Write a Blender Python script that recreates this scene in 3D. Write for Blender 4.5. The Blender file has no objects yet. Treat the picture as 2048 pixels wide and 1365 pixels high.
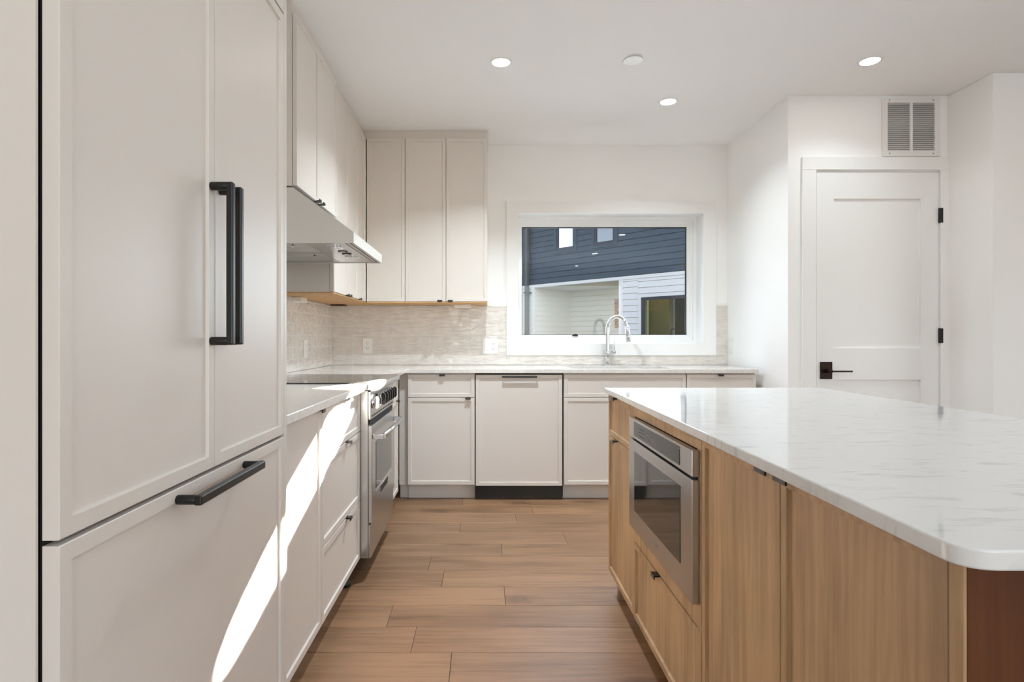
import bpy, bmesh, math, random
from mathutils import Vector, Matrix

random.seed(7)
SC = bpy.context.scene
COL = SC.collection
R = math.radians

# ------------------------------------------------------------------ camera, world, big lights, exposure
cd = bpy.data.cameras.new('camera')
cam = bpy.data.objects.new('camera', cd)
COL.objects.link(cam)
cam.location = (0, 0, 1.12)
cam.rotation_euler = (R(90), 0, 0)
cd.sensor_fit = 'HORIZONTAL'
cd.sensor_width = 36.0
cd.lens = 36.0 * 1190 / 2048
cd.shift_x = 54 / 2048
cd.shift_y = -5.5 / 2048
cd.clip_start = 0.05
cd.clip_end = 300
SC.camera = cam

SC.view_settings.view_transform = 'Standard'
SC.view_settings.look = 'None'
SC.view_settings.gamma = 1.0
SC.view_settings.use_curve_mapping = False
SC.view_settings.exposure = 0.29
SC.cycles.max_bounces = 10
SC.cycles.diffuse_bounces = 6
SC.cycles.glossy_bounces = 5
SC.cycles.transmission_bounces = 6
SC.cycles.transparent_max_bounces = 12
SC.cycles.caustics_reflective = False
SC.cycles.caustics_refractive = False
SC.cycles.sample_clamp_indirect = 20.0

w = bpy.data.worlds.new('sky')
SC.world = w
w.use_nodes = True
nt = w.node_tree
sky = nt.nodes.new('ShaderNodeTexSky')
sky.sky_type = 'NISHITA'
sky.sun_disc = False
sky.sun_elevation = R(38)
sky.sun_rotation = R(150)
sky.air_density = 1.0
sky.dust_density = 0.4
sky.ozone_density = 3.0
hsv = nt.nodes.new('ShaderNodeHueSaturation')
hsv.inputs['Saturation'].default_value = 0.6
nt.links.new(sky.outputs[0], hsv.inputs['Color'])
nt.links.new(hsv.outputs[0], nt.nodes['Background'].inputs[0])
nt.nodes['Background'].inputs[1].default_value = 0.33


def area(name, loc, direction, sx, sy, power, color=(1, 1, 1), spread=180):
    l = bpy.data.lights.new(name, 'AREA')
    l.shape = 'RECTANGLE'
    l.size, l.size_y = sx, sy
    l.energy = power
    l.color = color
    l.spread = R(spread)
    o = bpy.data.objects.new(name, l)
    o.location = loc
    o.rotation_euler = Vector(direction).to_track_quat('-Z', 'Y').to_euler()
    COL.objects.link(o)
    return o


# fill lamps added behind and right of the camera, skylight at the kitchen window
area('rear_fill', (1.5, -3.75, 1.2), (0, 1, 0.5), 3.6, 2.0, 14, (0.82, 0.92, 1.0))
area('side_fill', (6.35, -0.6, 1.3), (-1, 0, 0.4), 3.6, 2.1, 19, (0.76, 0.89, 1.0))
area('daylight_kitchen', (0.98, 5.02, 1.6), (-0.15, -1, -0.12), 1.3, 0.85, 6.5, (0.82, 0.92, 1.0), spread=115)
# unseen uplight added behind the camera to brighten the ceiling
area('ceiling_fill', (2.1, -1.2, 0.03), (0, 0.25, 1), 3.4, 2.4, 94, (0.74, 0.88, 1.0), spread=120)
# low sun bounced off the neighbour's upper window glass: a narrow parallel beam through the kitchen window
g = area('sun_glint', (0.796, 5.60, 2.008), (-0.45, -1.0, -0.38), 1.08, 0.130, 270, (1.0, 0.97, 0.92), spread=1.0)
g.data.shape = 'ELLIPSE'


# ------------------------------------------------------------------ materials
def lin(c):
    return tuple(((v / 255) / 12.92 if v / 255 <= 0.04045 else ((v / 255 + 0.055) / 1.055) ** 2.4) for v in c) + (1.0,)


def mat(name, color, rough=0.5, metal=0.0, spec=0.5, coat=0.0):
    m = bpy.data.materials.new(name)
    m.use_nodes = True
    b = m.node_tree.nodes['Principled BSDF']
    b.inputs['Base Color'].default_value = lin(color)
    b.inputs['Roughness'].default_value = rough
    b.inputs['Metallic'].default_value = metal
    b.inputs['Specular IOR Level'].default_value = spec
    b.inputs['Coat Weight'].default_value = coat
    return m


def nodes(m):
    t = m.node_tree
    return t, t.nodes['Principled BSDF'], t.nodes.new, t.links.new


def noise_bump(m, scale, strength, dist=0.002, detail=3, stretch=None):
    t, b, N, L = nodes(m)
    tc = N('ShaderNodeTexCoord')
    mp = N('ShaderNodeMapping')
    if stretch:
        mp.inputs['Scale'].default_value = stretch
    n = N('ShaderNodeTexNoise')
    n.inputs['Scale'].default_value = scale
    n.inputs['Detail'].default_value = detail
    bp = N('ShaderNodeBump')
    bp.inputs['Strength'].default_value = strength
    bp.inputs['Distance'].default_value = dist
    L(tc.outputs['Object'], mp.inputs[0])
    L(mp.outputs[0], n.inputs[0])
    L(n.outputs[0], bp.inputs['Height'])
    L(bp.outputs[0], b.inputs['Normal'])
    return m


def two_tone(m, c1, c2, scale, stretch=(1, 1, 1), detail=4, lo=0.35, hi=0.65, distort=0.0, rot=(0, 0, 0)):
    t, b, N, L = nodes(m)
    tc = N('ShaderNodeTexCoord')
    mp = N('ShaderNodeMapping')
    mp.inputs['Scale'].default_value = stretch
    mp.inputs['Rotation'].default_value = rot
    n = N('ShaderNodeTexNoise')
    n.inputs['Scale'].default_value = scale
    n.inputs['Detail'].default_value = detail
    n.inputs['Distortion'].default_value = distort
    r = N('ShaderNodeValToRGB')
    r.color_ramp.elements[0].position = lo
    r.color_ramp.elements[0].color = lin(c1)
    r.color_ramp.elements[1].position = hi
    r.color_ramp.elements[1].color = lin(c2)
    L(tc.outputs['Object'], mp.inputs[0])
    L(mp.outputs[0], n.inputs[0])
    L(n.outputs[0], r.inputs[0])
    L(r.outputs[0], b.inputs['Base Color'])
    return m


M = {}
M['wall'] = noise_bump(mat('wall_paint', (248, 247, 245), 0.75, spec=0.3), 260, 0.03)
M['ceiling'] = noise_bump(mat('ceiling_paint', (249, 248, 247), 0.85, spec=0.2), 260, 0.03)
M['trim'] = mat('white_trim', (243, 242, 240), 0.42)
M['paint'] = noise_bump(mat('cabinet_paint', (222, 214, 206), 0.38), 380, 0.02)
M['toe'] = mat('toe_kick_paint', (222, 217, 211), 0.5)
M['ply'] = two_tone(mat('maple_underside', (205, 160, 105), 0.5), (214, 170, 116), (196, 148, 92), 9, (1, 6, 1))
M['black'] = mat('black_metal', (16, 15, 15), 0.38, 0.0, 0.5)
M['pull'] = mat('dark_pull_metal', (44, 41, 38), 0.28, 0.9)
M['gap'] = mat('gasket_and_gap_dark', (14, 13, 12), 0.7)
M['kick'] = two_tone(mat('dark_kick', (40, 29, 18), 0.5), (36, 25, 15), (48, 35, 22), 60)
M['steel'] = noise_bump(mat('brushed_steel', (196, 195, 193), 0.27, 1.0), 90, 0.05, 0.0008, 2, (1, 1, 30))
M['steel2'] = noise_bump(mat('hood_steel', (226, 225, 221), 0.28, 0.55), 60, 0.06, 0.0008, 2, (1, 25, 1))
M['chrome'] = mat('chrome', (225, 226, 228), 0.06, 1.0)
M['glassblack'] = mat('black_glass', (24, 24, 24), 0.05, 0.0, 0.6)
M['ovenglass'] = mat('oven_window_glass', (40, 39, 37), 0.04, 0.0, 0.9)
M['display'] = mat('display_glass', (34, 34, 33), 0.12)
M['displaymark'] = mat('display_marks', (120, 120, 116), 0.5)
M['plate'] = mat('white_plastic', (240, 239, 236), 0.35)
M['slot'] = mat('slot_dark', (70, 66, 62), 0.6)
M['bronze'] = mat('oil_rubbed_bronze', (42, 26, 18), 0.35, 0.7)
M['vent'] = mat('white_enamel', (236, 234, 230), 0.45)
M['ventdark'] = mat('duct_interior', (120, 116, 111), 0.8)
M['sink'] = mat('sink_composite', (206, 201, 195), 0.35)
M['rail'] = mat('vinyl_frame', (242, 242, 241), 0.35)
M['rubber'] = mat('black_rubber', (18, 18, 19), 0.6)
M['undershade'] = mat('underside_shade', (70, 48, 32), 0.6)

# quartz: white with faint grey veins, polished
q = mat('quartz_island', (238, 237, 234), 0.06)
two_tone(q, (204, 203, 201), (221, 219, 216), 13, (1, 3.6, 1), 9, 0.30, 0.44, 0.9, (0, 0, 0.4))
M['quartz'] = q
q2 = mat('quartz_perimeter', (228, 223, 216), 0.10)
two_tone(q2, (217, 212, 206), (227, 223, 217), 70, (1, 1, 1), 6, 0.4, 0.6)
M['quartz2'] = q2

# glazed tile with a rippled surface
tm = mat('glazed_tile', (216, 207, 200), 0.08, spec=0.6)
two_tone(tm, (217, 210, 203), (228, 221, 214), 14, (1, 1, 1), 4)
t, b, N, L = nodes(tm)
tc = N('ShaderNodeTexCoord')
mp = N('ShaderNodeMapping')
mp.inputs['Scale'].default_value = (0.8, 0.8, 2.4)
n1 = N('ShaderNodeTexNoise')
n1.inputs['Scale'].default_value = 15
n1.inputs['Detail'].default_value = 0.6
n1.inputs['Distortion'].default_value = 0.8
bp = N('ShaderNodeBump')
bp.inputs['Strength'].default_value = 0.8
bp.inputs['Distance'].default_value = 0.0085
L(tc.outputs['Object'], mp.inputs[0])
L(mp.outputs[0], n1.inputs[0])
L(n1.outputs[0], bp.inputs['Height'])
L(bp.outputs[0], b.inputs['Normal'])
M['tile'] = tm
M['grout'] = mat('grout', (240, 237, 232), 0.8)


def wood(name, dark, light, axis, scale=5.0, rough=0.45, use_tone=False, knots=False):
    """straight grain along an axis; use_tone shifts colour by the mesh attribute 'tone' (one value per board)"""
    m = mat(name, light, rough)
    t, b, N, L = nodes(m)
    tc = N('ShaderNodeTexCoord')
    mp = N('ShaderNodeMapping')
    s = [18.0, 18.0, 18.0]
    s[axis] = 0.9
    mp.inputs['Scale'].default_value = s
    vec = tc.outputs['Object']
    at = None
    if use_tone:
        at = N('ShaderNodeAttribute')
        at.attribute_name = 'tone'
        cb = N('ShaderNodeCombineXYZ')
        mu = N('ShaderNodeMath')
        mu.operation = 'MULTIPLY'
        mu.inputs[1].default_value = 37.0
        L(at.outputs['Fac'], mu.inputs[0])
        for k in range(3):
            L(mu.outputs[0], cb.inputs[k])
        ad = N('ShaderNodeVectorMath')
        L(tc.outputs['Object'], ad.inputs[0])
        L(cb.outputs[0], ad.inputs[1])
        vec = ad.outputs[0]
    L(vec, mp.inputs[0])
    n = N('ShaderNodeTexNoise')
    n.inputs['Scale'].default_value = scale
    n.inputs['Detail'].default_value = 7
    n.inputs['Roughness'].default_value = 0.62
    n.inputs['Distortion'].default_value = 0.5
    L(mp.outputs[0], n.inputs[0])
    mp2 = N('ShaderNodeMapping')
    s2 = [3.4, 3.4, 3.4]
    s2[axis] = 0.7
    mp2.inputs['Scale'].default_value = s2
    L(vec, mp2.inputs[0])
    n2 = N('ShaderNodeTexNoise')
    n2.inputs['Scale'].default_value = 2.0
    n2.inputs['Detail'].default_value = 5
    L(mp2.outputs[0], n2.inputs[0])
    mx = N('ShaderNodeMix')
    mx.inputs[0].default_value = 0.5
    L(n.outputs[0], mx.inputs[2])
    L(n2.outputs[0], mx.inputs[3])
    rp = N('ShaderNodeValToRGB')
    rp.color_ramp.elements[0].position = 0.34
    rp.color_ramp.elements[0].color = lin(dark)
    rp.color_ramp.elements[1].position = 0.58
    rp.color_ramp.elements[1].color = lin(light)
    L(mx.outputs[0], rp.inputs[0])
    out = rp.outputs[0]
    if knots:
        mp3 = N('ShaderNodeMapping')
        mp3.inputs['Scale'].default_value = (1.5, 3.6, 1)
        L(vec, mp3.inputs[0])
        v = N('ShaderNodeTexVoronoi')
        v.voronoi_dimensions = '2D'
        v.inputs['Scale'].default_value = 0.62
        nd = N('ShaderNodeTexNoise')
        nd.inputs['Scale'].default_value = 14
        nd.inputs['Detail'].default_value = 4
        L(vec, nd.inputs[0])
        ma = N('ShaderNodeMath')
        ma.operation = 'MULTIPLY_ADD'
        ma.inputs[1].default_value = 0.16
        ma.inputs[2].default_value = -0.08
        L(nd.outputs[0], ma.inputs[0])
        L(mp3.outputs[0], v.inputs['Vector'])
        sm = N('ShaderNodeMath')
        sm.operation = 'ADD'
        L(v.outputs['Distance'], sm.inputs[0])
        L(ma.outputs[0], sm.inputs[1])
        kr = N('ShaderNodeMapRange')
        kr.inputs[1].default_value = 0.03
        kr.inputs[2].default_value = 0.12
        kr.inputs[3].default_value = 0.6
        kr.inputs[4].default_value = 0.0
        L(sm.outputs[0], kr.inputs[0])
        mk = N('ShaderNodeMix')
        mk.data_type = 'RGBA'
        L(kr.outputs[0], mk.inputs[0])
        L(out, mk.inputs[6])
        mk.inputs[7].default_value = lin((74, 50, 32))
        out = mk.outputs[2]
    if use_tone:
        hs = N('ShaderNodeHueSaturation')
        mr = N('ShaderNodeMapRange')
        mr.inputs[3].default_value = 0.88
        mr.inputs[4].default_value = 1.12
        L(at.outputs['Fac'], mr.inputs[0])
        L(mr.outputs[0], hs.inputs['Value'])
        L(out, hs.inputs['Color'])
        out = hs.outputs[0]
    L(out, b.inputs['Base Color'])
    bp = N('ShaderNodeBump')
    bp.inputs['Strength'].default_value = 0.08
    bp.inputs['Distance'].default_value = 0.001
    L(n.outputs[0], bp.inputs['Height'])
    L(bp.outputs[0], b.inputs['Normal'])
    return m


M['floor'] = wood('oak_floor', (108, 78, 53), (149, 114, 84), 0, 3.0, 0.42, True, True)
M['oak'] = wood('stained_oak', (138, 109, 78), (180, 149, 112), 2, 3.0, 0.45)
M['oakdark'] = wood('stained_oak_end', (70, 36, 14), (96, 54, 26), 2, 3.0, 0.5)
for k in ('oak', 'oakdark'):
    M[k].node_tree.nodes['Principled BSDF'].inputs['Specular IOR Level'].default_value = 0.28


def emit(name, color, strength):
    m = bpy.data.materials.new(name)
    m.use_nodes = True
    b = m.node_tree.nodes['Principled BSDF']
    b.inputs['Base Color'].default_value = lin(color)
    b.inputs['Emission Color'].default_value = lin(color)
    b.inputs['Emission Strength'].default_value = strength
    return m


M['lens'] = emit('lamp_lens', (255, 250, 242), 40.0)


def window_glass(name, tint=(1, 1, 1), base_reflect=0.04, gain=1.0):
    """clear pane: transparent plus a mirror share that grows with the viewing angle"""
    m = bpy.data.materials.new(name)
    m.use_nodes = True
    t = m.node_tree
    t.nodes.clear()
    N, L = t.nodes.new, t.links.new
    o = N('ShaderNodeOutputMaterial')
    tr = N('ShaderNodeBsdfTransparent')
    tr.inputs[0].default_value = tint + (1,)
    gl = N('ShaderNodeBsdfGlossy')
    gl.inputs['Roughness'].default_value = 0.0
    lw = N('ShaderNodeFresnel')
    lw.inputs[0].default_value = 1.5
    ma = N('ShaderNodeMath')
    ma.operation = 'MULTIPLY_ADD'
    ma.inputs[1].default_value = gain
    ma.inputs[2].default_value = base_reflect - 0.04 * gain
    ma.use_clamp = True
    mx = N('ShaderNodeMixShader')
    L(lw.outputs[0], ma.inputs[0])
    L(ma.outputs[0], mx.inputs[0])
    L(tr.outputs[0], mx.inputs[1])
    L(gl.outputs[0], mx.inputs[2])
    L(mx.outputs[0], o.inputs[0])
    return m


M['glass'] = window_glass('clear_glass', base_reflect=0.028, gain=0.7)
M['glass_house'] = window_glass('house_glass', (0.85, 0.87, 0.80), 0.13)
M['glass_upper'] = window_glass('coated_glass', (0.45, 0.45, 0.45), 0.30)
M['siding_dark'] = mat('slate_siding', (60, 74, 85), 0.6)
M['siding_white'] = mat('white_siding', (238, 234, 227), 0.6)
M['alcove'] = mat('porch_siding', (226, 224, 214), 0.6)
M['winframe'] = mat('dark_window_frame', (52, 54, 60), 0.5)
M['spout'] = mat('downspout_metal', (84, 84, 80), 0.5)
M['olive'] = mat('olive_wall', (126, 118, 70), 0.7)
M['olivedark'] = mat('dark_olive_wall', (66, 64, 46), 0.7)
M['curtain'] = mat('pale_green_curtain', (168, 178, 140), 0.8)
M['amber'] = two_tone(mat('amber_reflection', (170, 104, 40), 0.7), (66, 44, 22), (220, 146, 62), 26, (1, 1, 1), 5, 0.4, 0.6)  # reflection of autumn trees painted as mottled amber colour
M['soil'] = mat('yard_gravel', (120, 116, 104), 0.9)
M['blind'] = mat('pale_blind', (176, 190, 200), 0.7)


# ------------------------------------------------------------------ mesh helpers
class MB:
    def __init__(self):
        self.bm = bmesh.new()
        self.tones = self.bm.faces.layers.float.new('tone')

    def box(self, x0, x1, y0, y1, z0, z1, tone=None):
        if x0 > x1: x0, x1 = x1, x0
        if y0 > y1: y0, y1 = y1, y0
        if z0 > z1: z0, z1 = z1, z0
        v = [self.bm.verts.new(p) for p in
             ((x0, y0, z0), (x1, y0, z0), (x1, y1, z0), (x0, y1, z0), (x0, y0, z1), (x1, y0, z1), (x1, y1, z1), (x0, y1, z1))]
        fs = [self.bm.faces.new([v[i] for i in f]) for f in
              ((3, 2, 1, 0), (4, 5, 6, 7), (0, 1, 5, 4), (1, 2, 6, 5), (2, 3, 7, 6), (3, 0, 4, 7))]
        if tone is not None:
            for f in fs:
                f[self.tones] = tone
        return self

    def prism(self, pts, axis, a0, a1):
        """pts: outline in the two other axes (in axis order), extruded along axis"""
        def mk(p, a):
            q = list(p)
            q.insert(axis, a)
            return self.bm.verts.new(q)
        A = [mk(p, a0) for p in pts]
        B = [mk(p, a1) for p in pts]
        n = len(pts)
        self.bm.faces.new(A)
        self.bm.faces.new(B[::-1])
        for i in range(n):
            self.bm.faces.new((A[i], B[i], B[(i + 1) % n], A[(i + 1) % n]))
        return self

    def tube(self, pts, r, seg=16, caps=True):
        pts = [Vector(p) for p in pts]
        rs = r if isinstance(r, (list, tuple)) else [r] * len(pts)
        rings = []
        prev = None
        for i, p in enumerate(pts):
            if i == 0: d = pts[1] - p
            elif i == len(pts) - 1: d = p - pts[i - 1]
            else: d = (pts[i + 1] - p).normalized() + (p - pts[i - 1]).normalized()
            d.normalize()
            if prev is None:
                a = Vector((0, 0, 1)) if abs(d.z) < 0.9 else Vector((1, 0, 0))
                u = d.cross(a).normalized()
            else:
                u = (prev - d * prev.dot(d)).normalized()
            prev = u
            v = d.cross(u)
            rings.append([self.bm.verts.new(p + (u * math.cos(2 * math.pi * k / seg) + v * math.sin(2 * math.pi * k / seg)) * rs[i]) for k in range(seg)])
        for a, b in zip(rings, rings[1:]):
            for k in range(seg):
                f = self.bm.faces.new((a[k], a[(k + 1) % seg], b[(k + 1) % seg], b[k]))
                f.smooth = True
        if caps:
            self.bm.faces.new(rings[0][::-1])
            self.bm.faces.new(rings[-1])
        return self

    def ring(self, c, ro, ri, z0, z1, seg=40):
        """flat ring lying in XY between z0 and z1"""
        cx, cy = c
        def loop(r, z):
            return [self.bm.verts.new((cx + r * math.cos(2 * math.pi * k / seg), cy + r * math.sin(2 * math.pi * k / seg), z)) for k in range(seg)]
        a, b, c_, d = loop(ro, z1), loop(ro, z0), loop(ri, z0), loop(ri, z1)
        for p, q_ in ((a, b), (b, c_), (c_, d), (d, a)):
            for k in range(seg):
                self.bm.faces.new((p[k], q_[k], q_[(k + 1) % seg], p[(k + 1) % seg]))
        return self

    def build(self, name, m, parent=None, bevel=0.0, world=False, seg=2):
        bmesh.ops.recalc_face_normals(self.bm, faces=self.bm.faces)
        me = bpy.data.meshes.new(name)
        self.bm.to_mesh(me)
        self.bm.free()
        me.materials.append(m)
        o = bpy.data.objects.new(name, me)
        COL.objects.link(o)
        if parent is not None:
            o.parent = parent
            if world:
                me.transform(ROOTM[parent.name].inverted())
        if bevel:
            bv = o.modifiers.new('bevel', 'BEVEL')
            bv.width = bevel
            bv.segments = seg
            bv.limit_method = 'ANGLE'
            bv.angle_limit = R(40)
        return o


ROOTM = {}


def thing(name, label, cat, loc=(0, 0, 0), rz=0.0, group=None):
    o = bpy.data.objects.new(name, None)
    COL.objects.link(o)
    o.location = loc
    o.rotation_euler = (0, 0, rz)
    o['label'] = label
    o['category'] = cat
    if group: o['group'] = group
    ROOTM[o.name] = Matrix.Translation(loc) @ Matrix.Rotation(rz, 4, 'Z')
    return o


def tag(o, label, cat, group=None):
    o['label'] = label
    o['category'] = cat
    if group: o['group'] = group
    return o


def struct(o, label=None, cat=None):
    o['kind'] = 'structure'
    if label: o['label'] = label
    if cat: o['category'] = cat
    return o


def copy_tree(o, parent=None):
    c = o.copy()
    COL.objects.link(c)
    c.parent = parent
    for ch in o.children:
        copy_tree(ch, c)
    return c


def front(name, parent, x0, x1, z0, z1, m, s=0.024, r=0.006, th=0.020, y=0.0):
    """slim shaker front: face at local y, thickness th towards +y, recessed field"""
    mb = MB()
    bm = mb.bm
    e = 0.0025
    def loop(i, yy):
        return [bm.verts.new(p) for p in ((x0 + i, yy, z0 + i), (x1 - i, yy, z0 + i), (x1 - i, yy, z1 - i), (x0 + i, yy, z1 - i))]
    ls = [loop(0, y + th), loop(0, y + 0.0012), loop(0.0012, y), loop(s, y), loop(s + e, y + r)]
    for a, b_ in zip(ls, ls[1:]):
        for k in range(4):
            bm.faces.new((a[k], a[(k + 1) % 4], b_[(k + 1) % 4], b_[k]))
    bm.faces.new(ls[0][::-1])
    bm.faces.new(ls[-1])
    return mb.build(name, m, parent)


def pull(parent, x, z, up=True, m=None, wd=0.036):
    """small tab pull hooked over a door edge; up: over the top edge, else under the bottom edge"""
    k = 1 if up else -1
    mb = MB()
    mb.box(x - wd / 2, x + wd / 2, -0.017, 0.012, z - k * 0.0005, z + k * 0.0022)
    mb.box(x - wd / 2, x + wd / 2, -0.019, -0.0155, z + k * 0.0022, z - k * 0.010)
    mb.box(x - wd / 2 + 0.004, x + wd / 2 - 0.004, -0.0155, -0.0003, z - k * 0.0005, z - k * 0.004)
    return mb.build('pull_handle', m or M['pull'], parent)


# ------------------------------------------------------------------ room shell
CEIL = 2.655
XL, XR, YB = -1.214, 1.92, 4.72
YD, XD, YE = 3.77, 2.932, 3.435
XO, YR = 6.5, -4.0

# floor boards run across the room
mb = MB()
pitch = 0.187
y0 = 2.119
known = {0: [-0.265], 1: [-0.384], 2: [0.086], 3: [-0.196], 5: [0.088], 6: [0.449], 7: [-0.147], 9: [0.309], 10: [-0.154], -1: [-0.118]}
k = -33
while y0 + k * pitch < YB:
    ya, yb = y0 + k * pitch, min(y0 + (k + 1) * pitch, YB)
    cuts = list(known.get(k, [random.uniform(-1.0, 0.9)]))
    x = cuts[0]
    while x > XL: x -= random.uniform(1.5, 2.1); cuts.append(x)
    x = cuts[0]
    while x < XO: x += random.uniform(1.5, 2.1); cuts.append(x)
    cuts = sorted(cuts)
    for a, b_ in zip(cuts, cuts[1:]):
        a, b_ = max(a, XL), min(b_, XO)
        if b_ - a > 0.01:
            mb.box(a + 0.0007, b_ - 0.0007, ya + 0.0007, yb - 0.0007, -0.012, 0.0, random.random())
    k += 1
floor = struct(mb.build('floor', M['floor'], bevel=0.0008, seg=1))
struct(MB().box(XL - .2, XO + .2, YR - .2, YB + .23, -0.08, -0.013).build('floor_slab', M['gap']))

struct(MB().box(XL - .15, XO + .15, YR - .15, YB + .23, CEIL, CEIL + 0.2).build('ceiling', M['ceiling']))
struct(MB().box(XL - .15, XL, YR, YB, 0, CEIL).build('wall_left', M['wall']))
WX0, WX1, WZ0, WZ1 = 0.262, 1.7255, 1.076, 2.108
mb = MB()
mb.box(XL - .15, WX0, YB, YB + .23, 0, CEIL)
mb.box(WX1, XR + .12, YB, YB + .23, 0, CEIL)
mb.box(WX0, WX1, YB, YB + .23, 0, WZ0)
mb.box(WX0, WX1, YB, YB + .23, WZ1, CEIL)
struct(mb.build('wall_back', M['wall']))
struct(MB().box(XR, XR + .12, YD + .12, YB, 0, CEIL).build('wall_right', M['wall']))
DX0, DX1, DZ = 2.090, 2.875, 2.180
mb = MB()
mb.box(XR, DX0, YD, YD + .12, 0, CEIL)
mb.box(DX0, DX1, YD, YD + .12, DZ, CEIL)
mb.box(DX1, XD + 0.1, YD, YD + .12, 0, CEIL)
struct(mb.build('wall_doorway', M['wall']))
struct(MB().box(XD, XO, YE, YD, 0, CEIL).build('wall_jog', M['wall'], bevel=0.004))
mb = MB()   # outer right wall with the living-room opening
mb.box(XO, XO + .15, YR, -2.5, 0, CEIL)
mb.box(XO, XO + .15, 1.3, YE, 0, CEIL)
mb.box(XO, XO + .15, -2.5, 1.3, 0, 0.2)
mb.box(XO, XO + .15, -2.5, 1.3, 2.4, CEIL)
struct(mb.build('wall_side', M['wall']))
mb = MB()
mb.box(XL, -.6, YR - .15, YR, 0, CEIL)
mb.box(3.2, XO, YR - .15, YR, 0, CEIL)
mb.box(-.6, 3.2, YR - .15, YR, 0, 0.15)
mb.box(-.6, 3.2, YR - .15, YR, 2.35, CEIL)
struct(mb.build('wall_rear', M['wall']))

# kitchen window: casing, frame, sash, pane, black spacer, latch
win = thing('window_1', 'white framed picture window above the kitchen sink', 'window', ((WX0 + WX1) / 2, YB, WZ0))
win['kind'] = 'structure'
mb = MB()
CX0, CX1, CZ0, CZ1 = 0.1706, 1.8285, 0.985, 2.207
mb.box(CX0, WX0, YB - .018, YB, CZ0, CZ1)
mb.box(WX1, CX1, YB - .018, YB, CZ0, CZ1)
mb.box(WX0, WX1, YB - .018, YB, CZ0, WZ0)
mb.box(WX0, WX1, YB - .018, YB, WZ1, CZ1)
mb.build('window_casing', M['trim'], win, world=True)
mb = MB()
for (a, c, y_) in ((0.0, 0.026, 4.862), (0.026, 0.048, 4.875)):
    mb.box(WX0 + a * .5, WX0 + c * .5, y_, 4.94, WZ0 + a, WZ1 - a)
    mb.box(WX1 - c, WX1 - a, y_, 4.94, WZ0 + a, WZ1 - a)
    mb.box(WX0 + c * .5, WX1 - c, y_, 4.94, WZ0 + a, WZ0 + c)
    mb.box(WX0 + c * .5, WX1 - c, y_, 4.94, WZ1 - c, WZ1 - a)
mb.build('window_frame', M['rail'], win, world=True)
GX0, GX1, GZ0, GZ1 = 0.302, 1.656, 1.148, 2.034
mb = MB()
SX0, SX1, SZ0, SZ1 = WX0 + .024, WX1 - .048, WZ0 + .048, WZ1 - .048
mb.box(SX0, GX0, 4.882, 4.925, SZ0, SZ1)
mb.box(GX1, SX1, 4.882, 4.925, SZ0, SZ1)
mb.box(GX0, GX1, 4.882, 4.925, SZ0, GZ0)
mb.box(GX0, GX1, 4.882, 4.925, GZ1, SZ1)
mb.build('window_sash', M['rail'], win, world=True)
mb = MB()
for a in (0.0,):
    mb.box(GX0, GX0 + .005, 4.898, 4.912, GZ0, GZ1)
    mb.box(GX1 - .007, GX1, 4.898, 4.912, GZ0, GZ1)
    mb.box(GX0, GX1, 4.898, 4.912, GZ1 - .007, GZ1)
    mb.box(GX0, GX1, 4.898, 4.912, GZ0, GZ0 + .003)
mb.build('window_gasket', M['rubber'], win, world=True)
mb = MB()
for y_ in (4.900, 4.914):
    v = [mb.bm.verts.new(p) for p in ((GX0, y_, GZ0), (GX1, y_, GZ0), (GX1, y_, GZ1), (GX0, y_, GZ1))]
    mb.bm.faces.new(v)
mb.build('window_pane', M['glass'], win, world=True)
mb = MB()
mb.box(.715, .762, 4.868, 4.884, 1.137, 1.149)
mb.box(.725, .752, 4.862, 4.870, 1.146, 1.155)
mb.build('window_latch', M['black'], win, 0.002, world=True)

# passage door
door = thing('door_1', 'white two panel interior door with black hinges', 'door', (DX0, YD, 0))
door['kind'] = 'structure'
mb = MB()
S0, S1, SZ = 2.099, 2.868, 2.172
bm = mb.bm
yF, yR_ = YD - 0.004, YD + 0.012
def slab(parts):
    for p in parts: mb.box(*p)
PX0, PX1 = 2.208, 2.757
slab([(S0, PX0, yF, yF + .035, 0.012, SZ), (PX1, S1, yF, yF + .035, 0.012, SZ), (PX0, PX1, yF, yF + .035, 2.004, SZ),
      (PX0, PX1, yF, yF + .035, 0.857, 1.057), (PX0, PX1, yF, yF + .035, 0.012, 0.22),
      (PX0, PX1, yF + .012, yF + .030, 0.22, 0.857), (PX0, PX1, yF + .012, yF + .030, 1.057, 2.004)])
mb.build('door_slab', M['trim'], door, world=True)
mb = MB()
mb.box(2.002, DX0, YD - .018, YD, 0, 2.184)
mb.box(DX1, XD, YD - .018, YD, 0, 2.184)
mb.box(2.002, XD, YD - .020, YD, 2.184, 2.264)
mb.build('door_casing', M['trim'], door, 0.0015, world=True)
mb = MB()
mb.box(DX0, DX0 + .006, YD, YD + .1, 0, DZ)
mb.box(DX1 - .005, DX1, YD, YD + .1, 0, DZ)
mb.box(DX0, DX1, YD, YD + .1, DZ - .005, DZ)
mb.build('door_jamb', M['trim'], door, world=True)
for zc in (1.896, 1.136, 0.30):
    mb = MB()
    mb.tube([(2.874, YD - .012, zc - .047), (2.874, YD - .012, zc + .047)], .0065, 10)
    mb.box(2.868, 2.889, YD - .0195, YD - .004, zc - .046, zc + .046)
    mb.build('hinge', M['black'], door, world=True)
mb = MB()
mb.box(2.119, 2.194, YD - .014, YD - .004, .862, .970)
hnd = mb.build('door_handle', M['bronze'], door, 0.003, world=True)
mb = MB()
mb.tube([(2.160, YD - .010, .914), (2.160, YD - .058, .914)], .013, 16)
mb.box(2.156, 2.294, YD - .062, YD - .050, .908, .918)
mb.build('lever', M['bronze'], hnd, 0.002)
lv = hnd.children[0]
lv.data.transform(ROOTM[door.name].inverted())

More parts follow.
